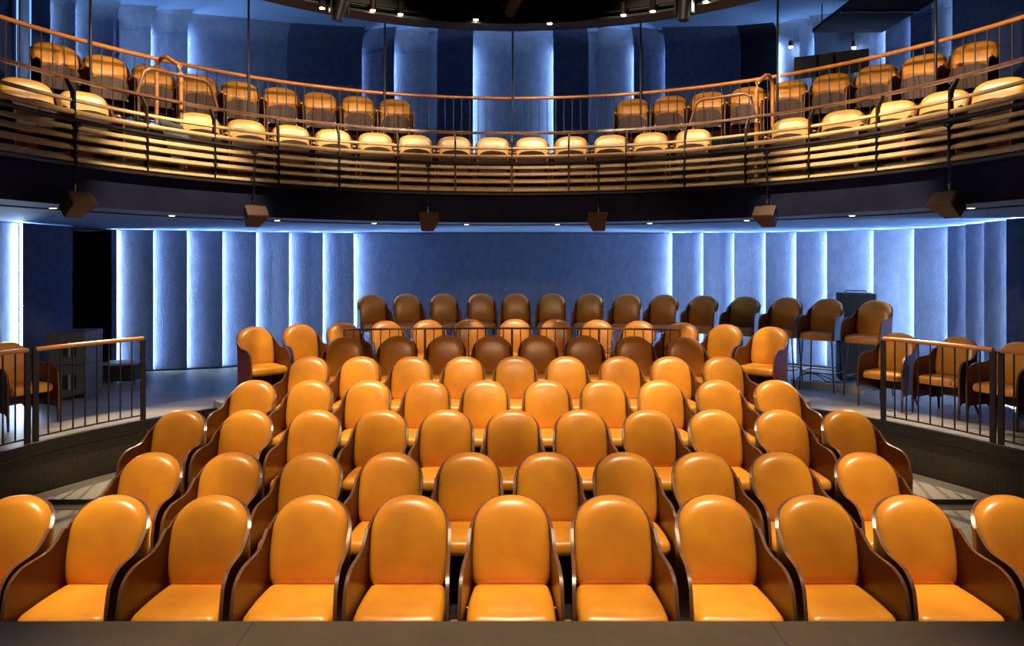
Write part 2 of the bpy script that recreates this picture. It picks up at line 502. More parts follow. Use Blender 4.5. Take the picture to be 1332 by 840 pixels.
# ------------------------------------------------------------------ seventh row on the plinth, stools, gallery chairs (curved)
G = E - 1.85               # gallery floor
P = E - 1.755              # plinth
R7 = 4.93
cols = [335, 395, 447, 501, 554, 611, 672, 725, 777, 829, 885, 940, 1000]
for i, t in enumerate(spaced(cols, R7, .04, .535)):
    p = pol(R7, t, P)
    pos = ('end one by the loudspeaker side' if i == 0 else 'end one by the stools' if i == len(cols) - 1 else ORD[i] + ' from the loudspeaker side')
    place('chairc', lambda: make_chair(.238), p, -t, f'orange leather chair in curved row behind short railing, {pos}', 'chair', 'chairs in the curved row behind the short railing')
R8 = 6.90
cols = [484, 529, 577, 626, 671, 718, 767, 816, 864, 915, 969, 1023, 1076, 1138]
for i, t in enumerate(spaced(cols, R8, .06, .545)):
    p = pol(R8, t, G - .012)
    pos = ('end one beside the light wall' if i == 0 else 'end one by the equipment rack' if i == len(cols) - 1 else ORD[i] + ' from the loudspeaker side')
    place('stool', make_stool, p, -t, f'brown leather bar stool in the back row, {pos}', 'stool', 'bar stools in the back row')
RG = 6.45
for i, px in enumerate([1172, 1243, 1322]):
    t = theta(px, RG + .03); p = pol(RG - (.12 if i == 0 else 0), t, G)
    place('chair', make_chair, p, -t, 'tan leather armchair behind the curved railing near the stools, ' + ['next to the stools', 'middle of three', 'cut by the frame edge'][i], 'chair', 'armchairs on the stool side gallery')
for i, px in enumerate([12]):
    t = theta(px, RG + .03); p = pol(RG, t, G)
    place('chair', make_chair, p, -t, 'tan leather armchair behind the railing on the loudspeaker side', 'chair', None)

# ------------------------------------------------------------------ balcony chairs
B1 = E + 1.0               # first balcony floor
B2 = E + 1.735             # second balcony floor
RF, RB = 5.40, 6.33
front_cols = [33, 108, 258, 320, 378, 433, 488, 540, 591, 641, 692, 743, 795, 847, 902, 1030, 1097, 1165, 1228, 1300]
for i, t in enumerate(spaced(front_cols, RF, .05, .532)):
    p = pol(RF, t, B1)
    place('tipf', lambda: make_balcony_chair(M['lamplit_leather']), p, facing(p, t),
          f'lamplit tan folding chair in the balcony front row behind slats, {ORD[i]} from loudspeaker side', 'chair', 'folding chairs in the balcony front row')
back_cols = [75, 142, 200, 257, 310, 363, 412, 463, 511, 827, 875, 925, 975, 1028, 1078, 1137, 1198, 1264]
for i, t in enumerate(spaced(back_cols, RB, .06, .548)):
    p = pol(RB, t, B2)
    place('tipb', lambda: make_balcony_chair(M['leather'], .27), p, facing(p, t),
          f'tan folding chair in the balcony rear row behind balusters, {ORD[i]} from loudspeaker side', 'chair', 'folding chairs in the balcony rear row')

# ------------------------------------------------------------------ floors, stage
A = R(105)
XW = 7.6
mb = MB().box(-XW, XW, -3.5, 7.12, -.2, 0.0); struct(mb.build('floor', M['pit_floor']))
# side floor one step higher, out to the gallery riser
pts = [(-5.24, 7.12)] + [tuple(pol(5.24, -R(69) + R(138) * i / 50)[:2]) for i in range(51)] + [(5.24, 7.12)]
pts = [tuple(pol(5.24, -R(70.4) + R(140.8) * i / 60)[:2]) for i in range(61)]
struct(MB().prism(pts, -.15, .085).build('floor_side', M['pit_floor']))
for s in (-1, 1):
    struct(MB().box(min(s * 3.15, s * 4.93), max(s * 3.15, s * 4.93), 7.06, 7.115, 0.0, .035).build('trim_step', M['nosing'], bevel=.01))
    struct(MB().box(min(s * 3.15, s * 4.93), max(s * 3.15, s * 4.93), 7.10, 7.119, .035, .084).build('trim_riser', M['matte_black']))
struct(ring(5.25, 10.2, -A, A, G - .12, G).build('floor_gallery', M['gallery_floor']))
struct(ring(5.262, 5.36, -A, A, -.1, G - .06).build('wall_pit', M['perf']))
struct(ring(5.20, 5.262, -A, A, G - .10, G + .012).build('trim_gallery', M['steel']))
inner = [tuple(pol(4.12, R(a))[:2]) for a in (46, 43, 40, 37)]
poly = inner + [(2.5, 9.02)] + [(2.5 - .5 * k, 9.25 - .18 * ((2.5 - .5 * k) / 2.15) ** 2) for k in range(11)] + [(-2.5, 9.02)] + [(-x, y) for x, y in inner[::-1]] + [tuple(pol(5.32, -R(46) + R(92) * i / 40)[:2]) for i in range(41)]
struct(MB().prism(poly, -.1, P).build('floor_plinth', M['gallery_floor']))
stage = MB().box(-7.0, 7.0, -3.4, 3.30, 0.0, E - 1.668).build('stage', M['stage'], bevel=.006)
tag(stage, 'worn brown wooden stage deck in front of the first row', 'stage')
struct(stage); stage.name = 'floor_stage'

# ------------------------------------------------------------------ walls
WT = [(-160, 7.6), (-40, 8.75), (0, 9.15), (27, 10.0), (92, 11.1), (153, 12.07), (197, 12.15), (242, 12.3), (288, 12.5), (332, 12.9), (374, 13.05), (419, 13.2), (459, 13.3),
      (875, 13.3), (915, 13.25), (956, 13.2), (997, 13.1), (1037, 12.85), (1077, 12.5), (1138, 12.05), (1191, 11.6), (1235, 11.0), (1259, 10.4),
      (1283, 9.84), (1311, 9.2), (1332, 8.85), (1380, 8.3), (1500, 7.4)]
def wz(px):
    for (a, za), (b, zb) in zip(WT, WT[1:]):
        if px <= b: return za + (zb - za) * (px - a) / (b - a)
    return WT[-1][1]
def wp(px, d=0.0):
    """point on the back wall line at pixel column px, pushed d metres away from the room"""
    Z = wz(px); p = Vector(((px - 666) / F * Z, Z))
    c = Vector((0, 5.36)); o = (p - c).normalized()
    return p + o * d

def panel_curve(x0, x1, lit, d_back=.14, d_front=-.08, n=10):
    """plan points of one felt panel from column x0 to x1; the lit edge lies back"""
    a, b = wp(x0, 0), wp(x1, 0)
    o0 = (wp(x0, 1) - a); o1 = (wp(x1, 1) - b)
    pts = []
    for i in range(n + 1):
        t = i / n
        if lit == 'L': d = d_back + (d_front - d_back) * t ** .75
        elif lit == 'R': d = d_back + (d_front - d_back) * (1 - t) ** .75
        elif lit == 'B': d = d_back
        else: d = d_front
        p = a.lerp(b, t); o = o0.lerp(o1, t)
        pts.append(p + o * d)
    return pts

def thick(curve, th=.03):
    out = []
    n = len(curve)
    c = Vector((0, 5.36))
    for p in curve: out.append(p + (p - c).normalized() * th)
    return list(curve) + out[::-1]

ZL0, ZL1 = G + .02, E + .565
wall_back = empty('wall_back'); struct(wall_back)
wall_left = empty('wall_left'); struct(wall_left)
wall_right = empty('wall_right'); struct(wall_right)
wall_up = empty('wall_balcony'); struct(wall_up)
def led(px, d, z0, z1, m, parent):
    p = wp(px, d)
    MB().box(p.x - .012, p.x + .012, p.y - .012, p.y + .012, z0, z1).build('light_strip', m, parent)
def add_panel(parent, x0, x1, lit, m, z0=ZL0, z1=ZL1, **k):
    xa = x0 - (5 if lit in 'LB' else 0); xb = x1 + (5 if lit in 'RB' else 0)
    return MB().prism(thick(panel_curve(xa, xb, lit, **k)), z0, z1).build('panel', m, parent, autosmooth=40)

left_edges = [153, 197.6, 241.7, 288, 332, 375, 419, 459.4]
for a, b in zip(left_edges, left_edges[1:]):
    add_panel(wall_left if a < 330 else wall_back, a, b, 'L', M['felt'])
for a in left_edges:
    led(a - 5.5, .06, ZL0, ZL1, M['led'], wall_left if a < 330 else wall_back)
right_edges = [875, 915.5, 956, 997, 1037, 1077, 1138, 1191, 1235, 1259, 1283.5, 1311]
for a, b in zip(right_edges, right_edges[1:]):
    add_panel(wall_right if a > 1000 else wall_back, a, b, 'R', M['felt'])
for a in right_edges:
    led(a + 5.5, .06, ZL0, ZL1, M['led'], wall_right if a > 1000 else wall_back)
# wide centre panel set back, lit from both edges
add_panel(wall_back, 459.4, 875, 'B', M['felt'], n=30)
# dark end panels and the recess behind the loudspeakers
add_panel(wall_left, -150, 27, 'R', M['felt'], d_back=.2)
led(31, .08, ZL0, ZL1, M['led'], wall_left)
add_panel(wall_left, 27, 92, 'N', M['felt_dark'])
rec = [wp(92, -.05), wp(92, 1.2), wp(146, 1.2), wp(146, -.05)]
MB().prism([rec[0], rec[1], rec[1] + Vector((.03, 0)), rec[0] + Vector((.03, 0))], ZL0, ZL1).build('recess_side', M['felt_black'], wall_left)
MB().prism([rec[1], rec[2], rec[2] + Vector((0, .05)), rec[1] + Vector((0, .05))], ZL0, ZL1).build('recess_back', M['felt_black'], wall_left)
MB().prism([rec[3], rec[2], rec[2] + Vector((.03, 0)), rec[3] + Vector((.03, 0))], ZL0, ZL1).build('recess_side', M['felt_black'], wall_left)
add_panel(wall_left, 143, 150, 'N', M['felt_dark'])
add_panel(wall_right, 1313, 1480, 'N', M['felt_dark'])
# backing behind the panels
bk = [wp(px, .32) for px in range(146, 1480, 12)]
MB().prism(thick(bk, .1), G - .3, E + .9).build('backing', M['felt_dark'], wall_back)
bk = [wp(px, .32) for px in range(-150, 93, 12)]
MB().prism(thick(bk, .1), G - .3, E + .9).build('backing', M['felt_dark'], wall_left)
# black kick board
kb = [wp(px, -.06) for px in range(155, 1312, 10)]
struct(MB().prism(thick(kb, .1), G, G + .025).build('baseboard_back', M['black']))

# ceiling over the gallery (underside of the balcony), fascia, balcony floors
struct(ring(4.67, 10.2, -A, A, E + .58, E + .62).build('ceiling_gallery', M['ceiling_blue']))
struct(ring(4.665, 4.70, -A, A, E + .575, E + .99).build('trim_fascia', M['fascia']))
struct(ring(4.60, 4.66, -A, A, E + .955, E + .985).build('trim_lip', M['fascia_lip']))
struct(ring(5.35, 5.40, -A, A, E + .568, E + .582).build('trim_ceiling', M['fascia']))
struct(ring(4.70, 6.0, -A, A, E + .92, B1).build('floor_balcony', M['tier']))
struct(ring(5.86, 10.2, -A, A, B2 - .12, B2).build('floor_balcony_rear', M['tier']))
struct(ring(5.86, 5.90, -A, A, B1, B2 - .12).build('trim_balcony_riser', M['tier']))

# balcony walls with coved tops
ZU0, ZC, ZT = B2, E + 3.95, E + 4.27
def cove_panel(x0, x1, lit, m, d_back=.16, d_front=-.10, n=8, cove=.42):
    xa = x0 - (6 if lit in 'LB' else 0); xb = x1 + (6 if lit in 'RB' else 0)
    cur = panel_curve(xa, xb, lit, d_back, d_front, n)
    prof = [(0, ZU0), (0, ZC - .02), (.004, ZC - .005), (0, ZC)]
    for i in range(1, 9):
        a = R(90 * i / 8); prof.append((cove * (1 - math.cos(a)), ZC + (ZT - ZC) * math.sin(a)))
    c = Vector((0, 5.36)); secs = []
    for p in cur:
        o = (p - c).normalized()
        s1 = [Vector((p.x - o.x * q, p.y - o.y * q, z)) for q, z in prof]
        s2 = [Vector((p.x - o.x * (q - .03), p.y - o.y * (q - .03), z + (.01 if z > ZC else 0))) for q, z in prof[::-1]]
        secs.append(s1 + s2)
    return MB().sweep(secs).build('panel', m, wall_up, autosmooth=40)
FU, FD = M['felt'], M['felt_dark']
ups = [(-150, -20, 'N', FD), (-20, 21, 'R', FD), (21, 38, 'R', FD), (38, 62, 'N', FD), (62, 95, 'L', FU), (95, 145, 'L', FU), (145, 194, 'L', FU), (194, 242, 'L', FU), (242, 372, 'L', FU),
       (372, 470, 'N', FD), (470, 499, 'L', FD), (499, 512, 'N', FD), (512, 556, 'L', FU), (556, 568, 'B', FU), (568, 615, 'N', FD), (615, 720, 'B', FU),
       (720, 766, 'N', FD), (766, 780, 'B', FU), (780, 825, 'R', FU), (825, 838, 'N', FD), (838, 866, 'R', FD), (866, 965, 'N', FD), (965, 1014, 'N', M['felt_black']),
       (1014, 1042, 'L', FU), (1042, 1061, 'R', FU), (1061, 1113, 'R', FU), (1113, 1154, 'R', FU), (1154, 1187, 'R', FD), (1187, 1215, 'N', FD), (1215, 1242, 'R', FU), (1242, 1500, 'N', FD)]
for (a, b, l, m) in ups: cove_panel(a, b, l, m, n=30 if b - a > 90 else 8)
for px in (60.5, 93, 143, 191.5, 238.5, 466, 507, 610, 725, 829, 870, 1009, 1066, 1159, 1192, 1247):
    led(px, .07, ZU0, ZC + .08, M['led_up'], wall_up)
for px in (26, 43): led(px, .07, ZU0, ZC + .08, M['led_dim'], wall_up)
bk = [wp(px, .32) for px in range(-150, 1490, 12)]
MB().prism(thick(bk, .1), B2 - .2, E + 4.4).build('backing', M['felt_dark'], wall_up)
struct(ring(4.68, 10.2, -A, A, E + 4.27, E + 4.33).build('ceiling_balcony', M['ceiling_blue']))
# black rim of the round ceiling opening with lighting pipes
struct(ring(4.66, 4.72, -A, A, E + 3.31, E + 4.27).build('trim_ceiling_rim', M['black']))
struct(ring(4.40, 4.72, -A, A, E + 3.30, E + 3.33).build('trim_rim_ledge', M['black']))
struct(MB().box(-XW, XW, -3.5, 10.5, E + 5.6, E + 5.7).build('ceiling', M['matte_black']))
struct(MB().box(-XW, -XW + .1, -3.5, 7.6, 0, E + 5.6).build('wall_side_west', M['felt_black']))
struct(MB().box(XW - .1, XW, -3.5, 7.6, 0, E + 5.6).build('wall_side_east', M['felt_black']))

# dark ceiling panel by the control desk
q = [Vector((5.03, 11.85)), Vector((6.20, 11.85)), Vector((6.25, 9.6)), Vector((5.03, 9.6))]
MBp = MB().prism(q, E + 3.86, E + 3.92)
o = MBp.build('ceiling_panel', M['felt_black']); tag(o, 'dark flat ceiling panel above the control desk on the balcony', 'ceiling panel')
for a in (q[0], q[1], q[2], q[3]):
    ce = sum(q, Vector((0, 0))) / 4; aa = a.lerp(ce, .15)
    MB().tube([(aa.x, aa.y, E + 3.92), (aa.x, aa.y, E + 4.27)], .01, 6).build('hanger', M['steel'], o)
a = q[3].lerp(q[0], .55); b = q[2].lerp(q[1], .55)
MB().tube([(a.x, a.y, E + 3.85), (b.x, b.y, E + 3.85)], .02, 8).build('strip', M['grey_light'], o)

# ------------------------------------------------------------------ balcony front railing with slats
fr = empty('balcony_railing'); tag(fr, 'curved balcony front railing of pale horizontal slats and dark steel posts', 'railing')
def slat(r, zc, h, t, tilt, m, name='slat', par=None, a0=-A, a1=A):
    secs = []
    n = 110
    for i in range(n + 1):
        a = a0 + (a1 - a0) * i / n
        sec = []
        for (dr, dz) in ((-t / 2, -h / 2), (t / 2, -h / 2), (t / 2, h / 2), (-t / 2, h / 2)):
            rr = dr * math.cos(tilt) - dz * math.sin(tilt); zz = dr * math.sin(tilt) + dz * math.cos(tilt)
            sec.append(pol(r + rr, a, zc + zz))
        secs.append(sec)
    return MB().sweep(secs).build(name, m, par, bevel=.004)
TL = R(-28)
slat(4.70, E + 1.045, .080, .022, TL, M['slat'], par=fr)
slat(4.70, E + 1.160, .070, .022, TL, M['slat'], par=fr)
slat(4.70, E + 1.262, .062, .022, TL, M['slat'], par=fr)
slat(4.70, E + 1.350, .050, .022, TL, M['slat'], par=fr)
MB().tube(arc(4.70, -A, A, E + 1.508, 1.5), .028, 12).build('round_slat', M['slat'], fr, autosmooth=60)
slat(4.72, E + 1.632, .038, .022, TL, M['slat'], par=fr)
slat(4.80, E + 1.862, .032, .060, 0, M['brown_rail'], 'top_rail', fr)
a = R(9.82)
for i in range(-10, 11):
    t = a * i
    secs = []
    for (r, z, w) in ((4.735, E + .98, .05), (4.735, E + 1.64, .05), (4.70, E + 1.70, .05), (4.80, E + 1.845, .045)):
        pass
    prof = [(4.665, .98), (4.735, .98), (4.735, 1.70), (4.815, 1.845), (4.775, 1.848), (4.675, 1.72)]
    th = .010 / 4.7
    s1 = [pol(r, t - th, E + z) for r, z in prof]; s2 = [pol(r, t + th, E + z) for r, z in prof]
    MB().sweep([s1, s2]).build('post', M['steel'], fr)
MB().tube(arc(4.50, -A, A, E + 1.385, 1.5), .024, 12).build('lighting_pipe', M['steel'], fr, autosmooth=60)
for i in range(-10, 11):
    t = a * i
    MB().tube([pol(4.50, t, E + 1.385), pol(4.70, t, E + 1.385)], .010, 8).build('bracket', M['steel'], fr, autosmooth=60)
# raised guards over the two aisles
for (x0, x1) in ((178, 283), (898, 984)):
    t0, t1 = theta(x0, 4.8), theta(x1, 4.8); d = (t1 - t0)
    P0 = [pol(4.8, t0, E + 1.87), pol(4.8, t0 + d * .09, E + 2.13), pol(4.8, t0 + d * .15, E + 2.17)]
    P0 += [pol(4.8, t0 + d * (.2 + .6 * i / 6), E + 2.18) for i in range(7)]
    P0 += [pol(4.8, t1 - d * .15, E + 2.17), pol(4.8, t1 - d * .09, E + 2.13), pol(4.8, t1, E + 1.87)]
    MB().tube(P0, .02, 10).build('raised_guard', M['brown_rail'], fr, autosmooth=60)
# aisle handrails
for (px, w) in ((222, 'loudspeaker'), (993, 'control desk')):
    t = theta(px, 5.3)
    h = empty('aisle_handrail', pol(5.3, t, B1), -t)
    z1 = 1.55
    MB().tube([(0, -.25, 0), (0, -.25, z1 - .28), (0, -.22, z1 - .18), (0, .10, z1 - .02), (0, .22, z1), (0, .33, z1 - .05), (0, .36, z1 - .15), (0, .36, .745)], .026, 12).build('tube', M['rail_wood'], h, autosmooth=60)
    tag(h, f'orange looped handrail beside the balcony aisle steps on the {w} side', 'handrail')

# ------------------------------------------------------------------ rear balcony railing: sections between the hanging rods
def rail_section(name, r, t0, t1, z, h, spacing, label, group, rail_mat, rr=.028, posts=(True, True), bar=.007, post_w=.022, low=True):
    o = empty(name, pol(r, (t0 + t1) / 2, z)); inv = Matrix.Translation(-o.location)
    pts = arc(r, t0, t1, z + h, 1.0)
    MB().tube(pts, rr, 12).xf(inv).build('handrail', rail_mat, o, autosmooth=60)
    if low: MB().tube(arc(r, t0, t1, z + .05, 1.5), .010, 6).xf(inv).build('bottom_rail', M['steel'], o)
    n = max(2, int(round(r * (t1 - t0) / spacing)))
    proto = None
    for i in range(1, n):
        t = t0 + (t1 - t0) * i / n
        if proto is None:
            proto = MB().tube([(0, 0, .04), (0, 0, h - .01)], bar, 8).build('baluster', M['steel'], o, autosmooth=60); b = proto
        else:
            b = proto.copy(); COL.objects.link(b)
        b.location = pol(r, t, z) - o.location
    for t, yes in ((t0, posts[0]), (t1, posts[1])):
        if yes:
            MB().box(-post_w, post_w, -.012, .012, 0, h - .01).xf(inv @ Matrix.Translation(pol(r, t, z)) @ Matrix.Rotation(-t, 4, 'Z')).build('post', M['steel'], o, bevel=.003)
    tag(o, label, 'railing', group)
    return o
rods = [theta(px, 5.8) for px in (115, 322, 500, 667, 834, 1013, 1220)]
bounds = [-R(82)] + rods + [R(82)]
where = ['outermost on loudspeaker side', 'with chairs and aisle behind, loudspeaker side', 'second from the middle rod, loudspeaker side', 'just loudspeaker side of the middle rod',
         'just control desk side of the middle rod', 'second from the middle rod, desk side', 'in front of the control desk', 'outermost beyond the control desk']
for i, (t0, t1) in enumerate(zip(bounds, bounds[1:])):
    g = .004
    rail_section('balcony_rear_railing', 5.8, t0 + g, t1 - g, B2, .862, .128, f'orange balcony handrail on thin dark balusters, {where[i]}', 'rear balcony railing sections', M['rail_wood'], rr=.026, bar=.0065, low=True, post_w=.014, posts=(i in (1, 2), i in (5, 6)))
rn = ['outermost on the loudspeaker side', 'second from loudspeaker side', 'third from loudspeaker side', 'in the exact middle', 'third from control desk side', 'second from control desk side', 'outermost on control desk side']
for i, t in enumerate(rods):
    p = pol(5.755, t, 0)
    rod = MB().tube([(p.x, p.y, B2), (p.x, p.y, E + 4.27)], .015, 10).build('hanger_rod', M['steel'], autosmooth=60)
    tag(rod, f'thin black vertical rod from balcony railing to ceiling, {rn[i]}', 'rod', 'ceiling rods along the balcony')

# ------------------------------------------------------------------ railings of the gallery
def gallery_rail(t0, t1, label):
    rail_section('gallery_railing', 5.31, t0, t1, G, .957, .128, label, 'curved gallery railings', M['rail_wood'], rr=.024, bar=.0085, post_w=.03)
tl = theta(186, 5.31); tl2 = theta(41, 5.31); tr = theta(1149, 5.31); tr2 = theta(1297, 5.31)
gallery_rail(tl2 + .008, tl, 'wooden topped curved railing in front of the loudspeaker cabinets')
gallery_rail(-R(92), tl2 - .008, 'wooden topped railing in front of the armchair, loudspeaker side')
gallery_rail(tr, tr2 - .008, 'wooden topped curved railing in front of two armchairs by the stools')
gallery_rail(tr2 + .008, R(92), 'wooden topped railing beside the front row, stool side, cut by the frame')
# short straight railing before the curved row
sr = empty('short_railing', (0, 9.30, P)); tag(sr, 'short brown railing with thin balusters between the sixth row and curved row', 'railing')
x0, x1 = -2.17, 2.17
ry = lambda x: -.18 * (x / 2.15) ** 2
def bar(z0, z1, hw):
    secs = []
    for k in range(25):
        x = x0 + (x1 - x0) * k / 24; y = ry(x)
        secs.append([Vector((x, y - hw, z0)), Vector((x, y + hw, z0)), Vector((x, y + hw, z1)), Vector((x, y - hw, z1))])
    return MB().sweep(secs)
bar(.885, .908, .022).build('handrail', M['brown_rail'], sr, bevel=.004)
bar(.05, .066, .008).build('bottom_rail', M['brown_rail'], sr)
n = 38; proto = None
for i in range(n + 1):
    x = x0 + .01 + (x1 - x0 - .02) * i / n
    if i in (0, 9, 19, 29, 38):
        MB().box(x - .014, x + .014, ry(x) - .014, ry(x) + .014, 0, .886).build('post', M['brown_rail'], sr)
    else:
        if proto is None: proto = MB().tube([(0, 0, .05), (0, 0, .886)], .0065, 8).build('baluster', M['brown_rail'], sr, autosmooth=60); b = proto
        else: b = proto.copy(); COL.objects.link(b)
        b.location = (x, ry(x), 0)

# ------------------------------------------------------------------ hanging loudspeakers under the pipe
def hang_speaker(px, ycen, label):
    t = theta(px, 4.50); p = pol(4.50, t, 0)
    z = E + .57
    o = empty('hanging_loudspeaker', (p.x, p.y, z), -t)
    tilt = Matrix.Rotation(R(-38), 4, 'X')
    # wedge cabinet: wide grille front, narrower back
    f = [(-.135, -.10, -.085), (.135, -.10, -.085), (.135, -.10, .085), (-.135, -.10, .085)]
    bk_ = [(-.085, .13, -.07), (.085, .13, -.07), (.085, .13, .07), (-.085, .13, .07)]
    MB().add(f + bk_, [(0, 1, 2, 3), (7, 6, 5, 4), (0, 4, 5, 1), (1, 5, 6, 2), (2, 6, 7, 3), (3, 7, 4, 0)]).xf(tilt).build('cabinet', M['speaker'], o, bevel=.008)
    MB().box(-.125, .125, -.108, -.098, -.075, .075).xf(tilt).build('grille', M['speaker'], o, bevel=.003)
    MB().tube([(-.06, .03, .06), (-.06, .03, .13), (.06, .03, .13), (.06, .03, .06)], .010, 8).build('yoke', M['black'], o, autosmooth=60)
    MB().tube([(0, .03, .10), (0, .03, .20)], .016, 10).build('clamp', M['chrome'], o, autosmooth=60)
    MB().tube([(0, .03, .18), (0, .0, .765)], .0075, 8).build('drop_rod', M['black'], o, autosmooth=60)
    cab = [(.02 + .03 * math.sin(i * 1.3), .02, .12 + .035 * i) for i in range(6)] + [(.012, .01, .42), (.02, .0, .62), (.01, 0, .765)]
    MB().tube(cab, .004, 6).build('cable', M['black'], o, autosmooth=60)
    MB().box(-.03, .03, -.03, .03, .755, .7895).build('pipe_clamp', M['black'], o, bevel=.004)
    tag(o, label, 'loudspeaker', 'small loudspeakers hung under the balcony')
w = ['outermost on the loudspeaker cabinet side', 'second from the loudspeaker cabinet side', 'third from the loudspeaker cabinet side', 'third from the stool side', 'second from the stool side', 'outermost on the stool side']
for i, px in enumerate([100, 331, 557, 778, 997, 1233]):
    hang_speaker(px, 0, f'small dark wedge loudspeaker hanging below the balcony, {w[i]}')
for i in range(10):
    t = R(-67.5 + 15 * i); p = pol(5.15, t, E + .58)
    o = empty('downlight', p)
    MB().tube([(0, 0, 0), (0, 0, -.012)], .045, 20).build('trim_ring', M['grey_light'], o, autosmooth=60)
    MB().tube([(0, 0, -.010), (0, 0, -.016)], .032, 20).build('lens', M['down'], o)
    tag(o, f'small round recessed downlight under the balcony, {ORD[i]} from the loudspeaker cabinet side', 'downlight', 'downlights under the balcony')

t = theta(223, 4.95)
o = empty('balcony_monitor', pol(4.89, t, E + 1.40), -t)
MB().add([(-.15, -.03, .12), (.19, -.03, .06), (.08, -.03, -.24), (-.04, -.03, -.24), (-.12, .12, .30), (.17, .12, .24), (.07, .12, -.10), (-.04, .12, -.10)],
         [(0, 1, 2, 3), (7, 6, 5, 4), (0, 4, 5, 1), (1, 5, 6, 2), (2, 6, 7, 3), (3, 7, 4, 0)]).build('case', M['grey_box'], o, bevel=.006)
MB().box(-.035, .035, -.04, -.03, .045, .06).build('plate', M['grey_light'], o)
MB().tube([(0, .05, -.15), (0, .05, -.39)], .015, 8).build('post', M['black'], o)
tag(o, 'dark wedge shaped monitor behind the balcony slats at the loudspeaker side aisle', 'monitor')

# ------------------------------------------------------------------ ceiling rim lamps and moving heads
for rr, zz in ((4.52, 3.43), (4.45, 3.80)):
    o = MB().tube(arc(rr, -A, A, E + zz, 1.5), .022, 10).build('curved_lighting_pipe', M['steel'], autosmooth=60)
    tag(o, 'dark curved lighting pipe inside the ceiling rim, ' + ('lower one near the lamps' if zz < 3.6 else 'upper one'), 'pipe')
lamp_px = [(419, 3.42), (485, 3.39), (521, 3.40), (619, 3.42), (715, 3.38), (811, 3.41), (849, 3.42), (918, 3.50)]
for i, (px, z) in enumerate(lamp_px):
    rr = 4.36
    t = theta(px, rr); yy = [11, 14, 19, 26, 31, 20, 15, 3][i]
    Zc = CY + rr * math.cos(t); zl = (HY - yy) * Zc / F
    o = empty('track_lamp', pol(rr, t, E + zl), -t)
    MB().tube([(0, 0, 0.004), (0, 0, .17)], .040, 16).build('housing', M['leg'] if i % 2 else M['matte_black'], o, autosmooth=60)
    MB().tube([(0, 0, 0.0), (0, 0, .006)], .033, 16).build('lens', M['lamp_hot'] if i == 7 else M['lamp'], o)
    MB().tube([(0, 0, .16), (0, .09, 3.43 - zl + .02)], .012, 8).build('arm', M['black'], o, autosmooth=60)
    tag(o, ('brilliant lamp flaring at the ceiling rim above the control desk side' if i == 7 else f'small lit cylinder spotlight on the ceiling rim, {ORD[i]} from the loudspeaker side'), 'spotlight', 'cylinder lamps on the ceiling rim')
def moving_head(px, y, s, lean, label):
    rr = 4.25; t = theta(px, rr); Zc = CY + rr * math.cos(t); z = (HY - y) * Zc / F
    o = empty('moving_head_light', pol(rr, t, E + z), -t)
    k = s
    MB().box(-.10 * k, .10 * k, -.08 * k, .08 * k, .20 * k, .34 * k).build('base', M['black'], o, bevel=.01)
    for sx in (-1, 1): MB().box(sx * .13 * k - .015 * k, sx * .13 * k + .015 * k, -.05 * k, .05 * k, -.06 * k, .24 * k).build('yoke_arm', M['black'], o, bevel=.01)
    mt = Matrix.Rotation(R(lean[1]), 4, 'Y') @ Matrix.Rotation(R(lean[0]), 4, 'X')
    MB().tube([(0, 0, .16 * k), (0, 0, .10 * k), (0, 0, -.02 * k), (0, 0, -.14 * k)], .105 * k, 20, .085 * k).xf(mt).build('head', M['black'], o, autosmooth=60)
    MB().tube([(0, 0, -.135 * k), (0, 0, -.150 * k)], .070 * k, 20).xf(mt).build('lens', M['screen'], o, autosmooth=60)
    MB().tube([(0, 0, .33 * k), (0, .1, 3.80 - z)], .015, 8).build('clamp', M['steel'], o, autosmooth=60)
    tag(o, label, 'stage light', 'moving head stage lights')
moving_head(441, 14, .85, (15, 10), 'black moving stage light on the ceiling rim, loudspeaker side')
moving_head(668, 4, 1.15, (50, 35), 'large black moving stage light at the middle of the ceiling rim')
moving_head(890, 14, .85, (0, 5), 'black moving stage light beside the flaring lamp')

# ------------------------------------------------------------------ loudspeaker cabinets, cart, rack
def subwoofer(z, label, cx, cy, rz, knob):
    o = empty('loudspeaker_cabinet', (cx, cy, z), rz)
    MB().box(-.25, .25, -.36, .36, 0, .445).build('cabinet', M['grey_box'], o, bevel=.012)
    MB().box(-.235, .235, -.372, -.36, .02, .425).build('grille', M['grey_box'], o, bevel=.005)
    h = MB().box(-.035, .13, -.377, -.370, .13, .32).build('handle_recess', M['black'], o)
    MB().box(.035, .065, -.392, -.377, .12, .33).build('handle', M['grey_light'], h, bevel=.004)
    tag(o, label, 'loudspeaker', 'stacked loudspeaker cabinets')
bx = Vector(((98 - 666) / F * 10.0, 10.0))
subwoofer(G, 'grey loudspeaker cabinet on the gallery floor, lower of two stacked', bx.x, bx.y, R(14), 0)
subwoofer(G + .447, 'grey loudspeaker cabinet, upper of two stacked by dark wall', bx.x, bx.y, R(14), 0)
cx = (160 - 666) / F * 10.9
o = empty('equipment_trolley', (cx, 10.9, G), R(8))
MB().box(-.27, .27, -.2, .2, .30, .33).build('tray', M['grey_light'], o, bevel=.006)
MB().box(-.23, .23, -.17, .17, .05, .27).build('case', M['black'], o, bevel=.01)
for sx in (-1, 1):
    for sy in (-1, 1):
        MB().tube([(sx * .22, sy * .15, 0.0), (sx * .22, sy * .15, .30)], .014, 8).build('leg', M['black'], o)
tag(o, 'low black equipment trolley with a grey tray beside the speaker cabinets', 'trolley')

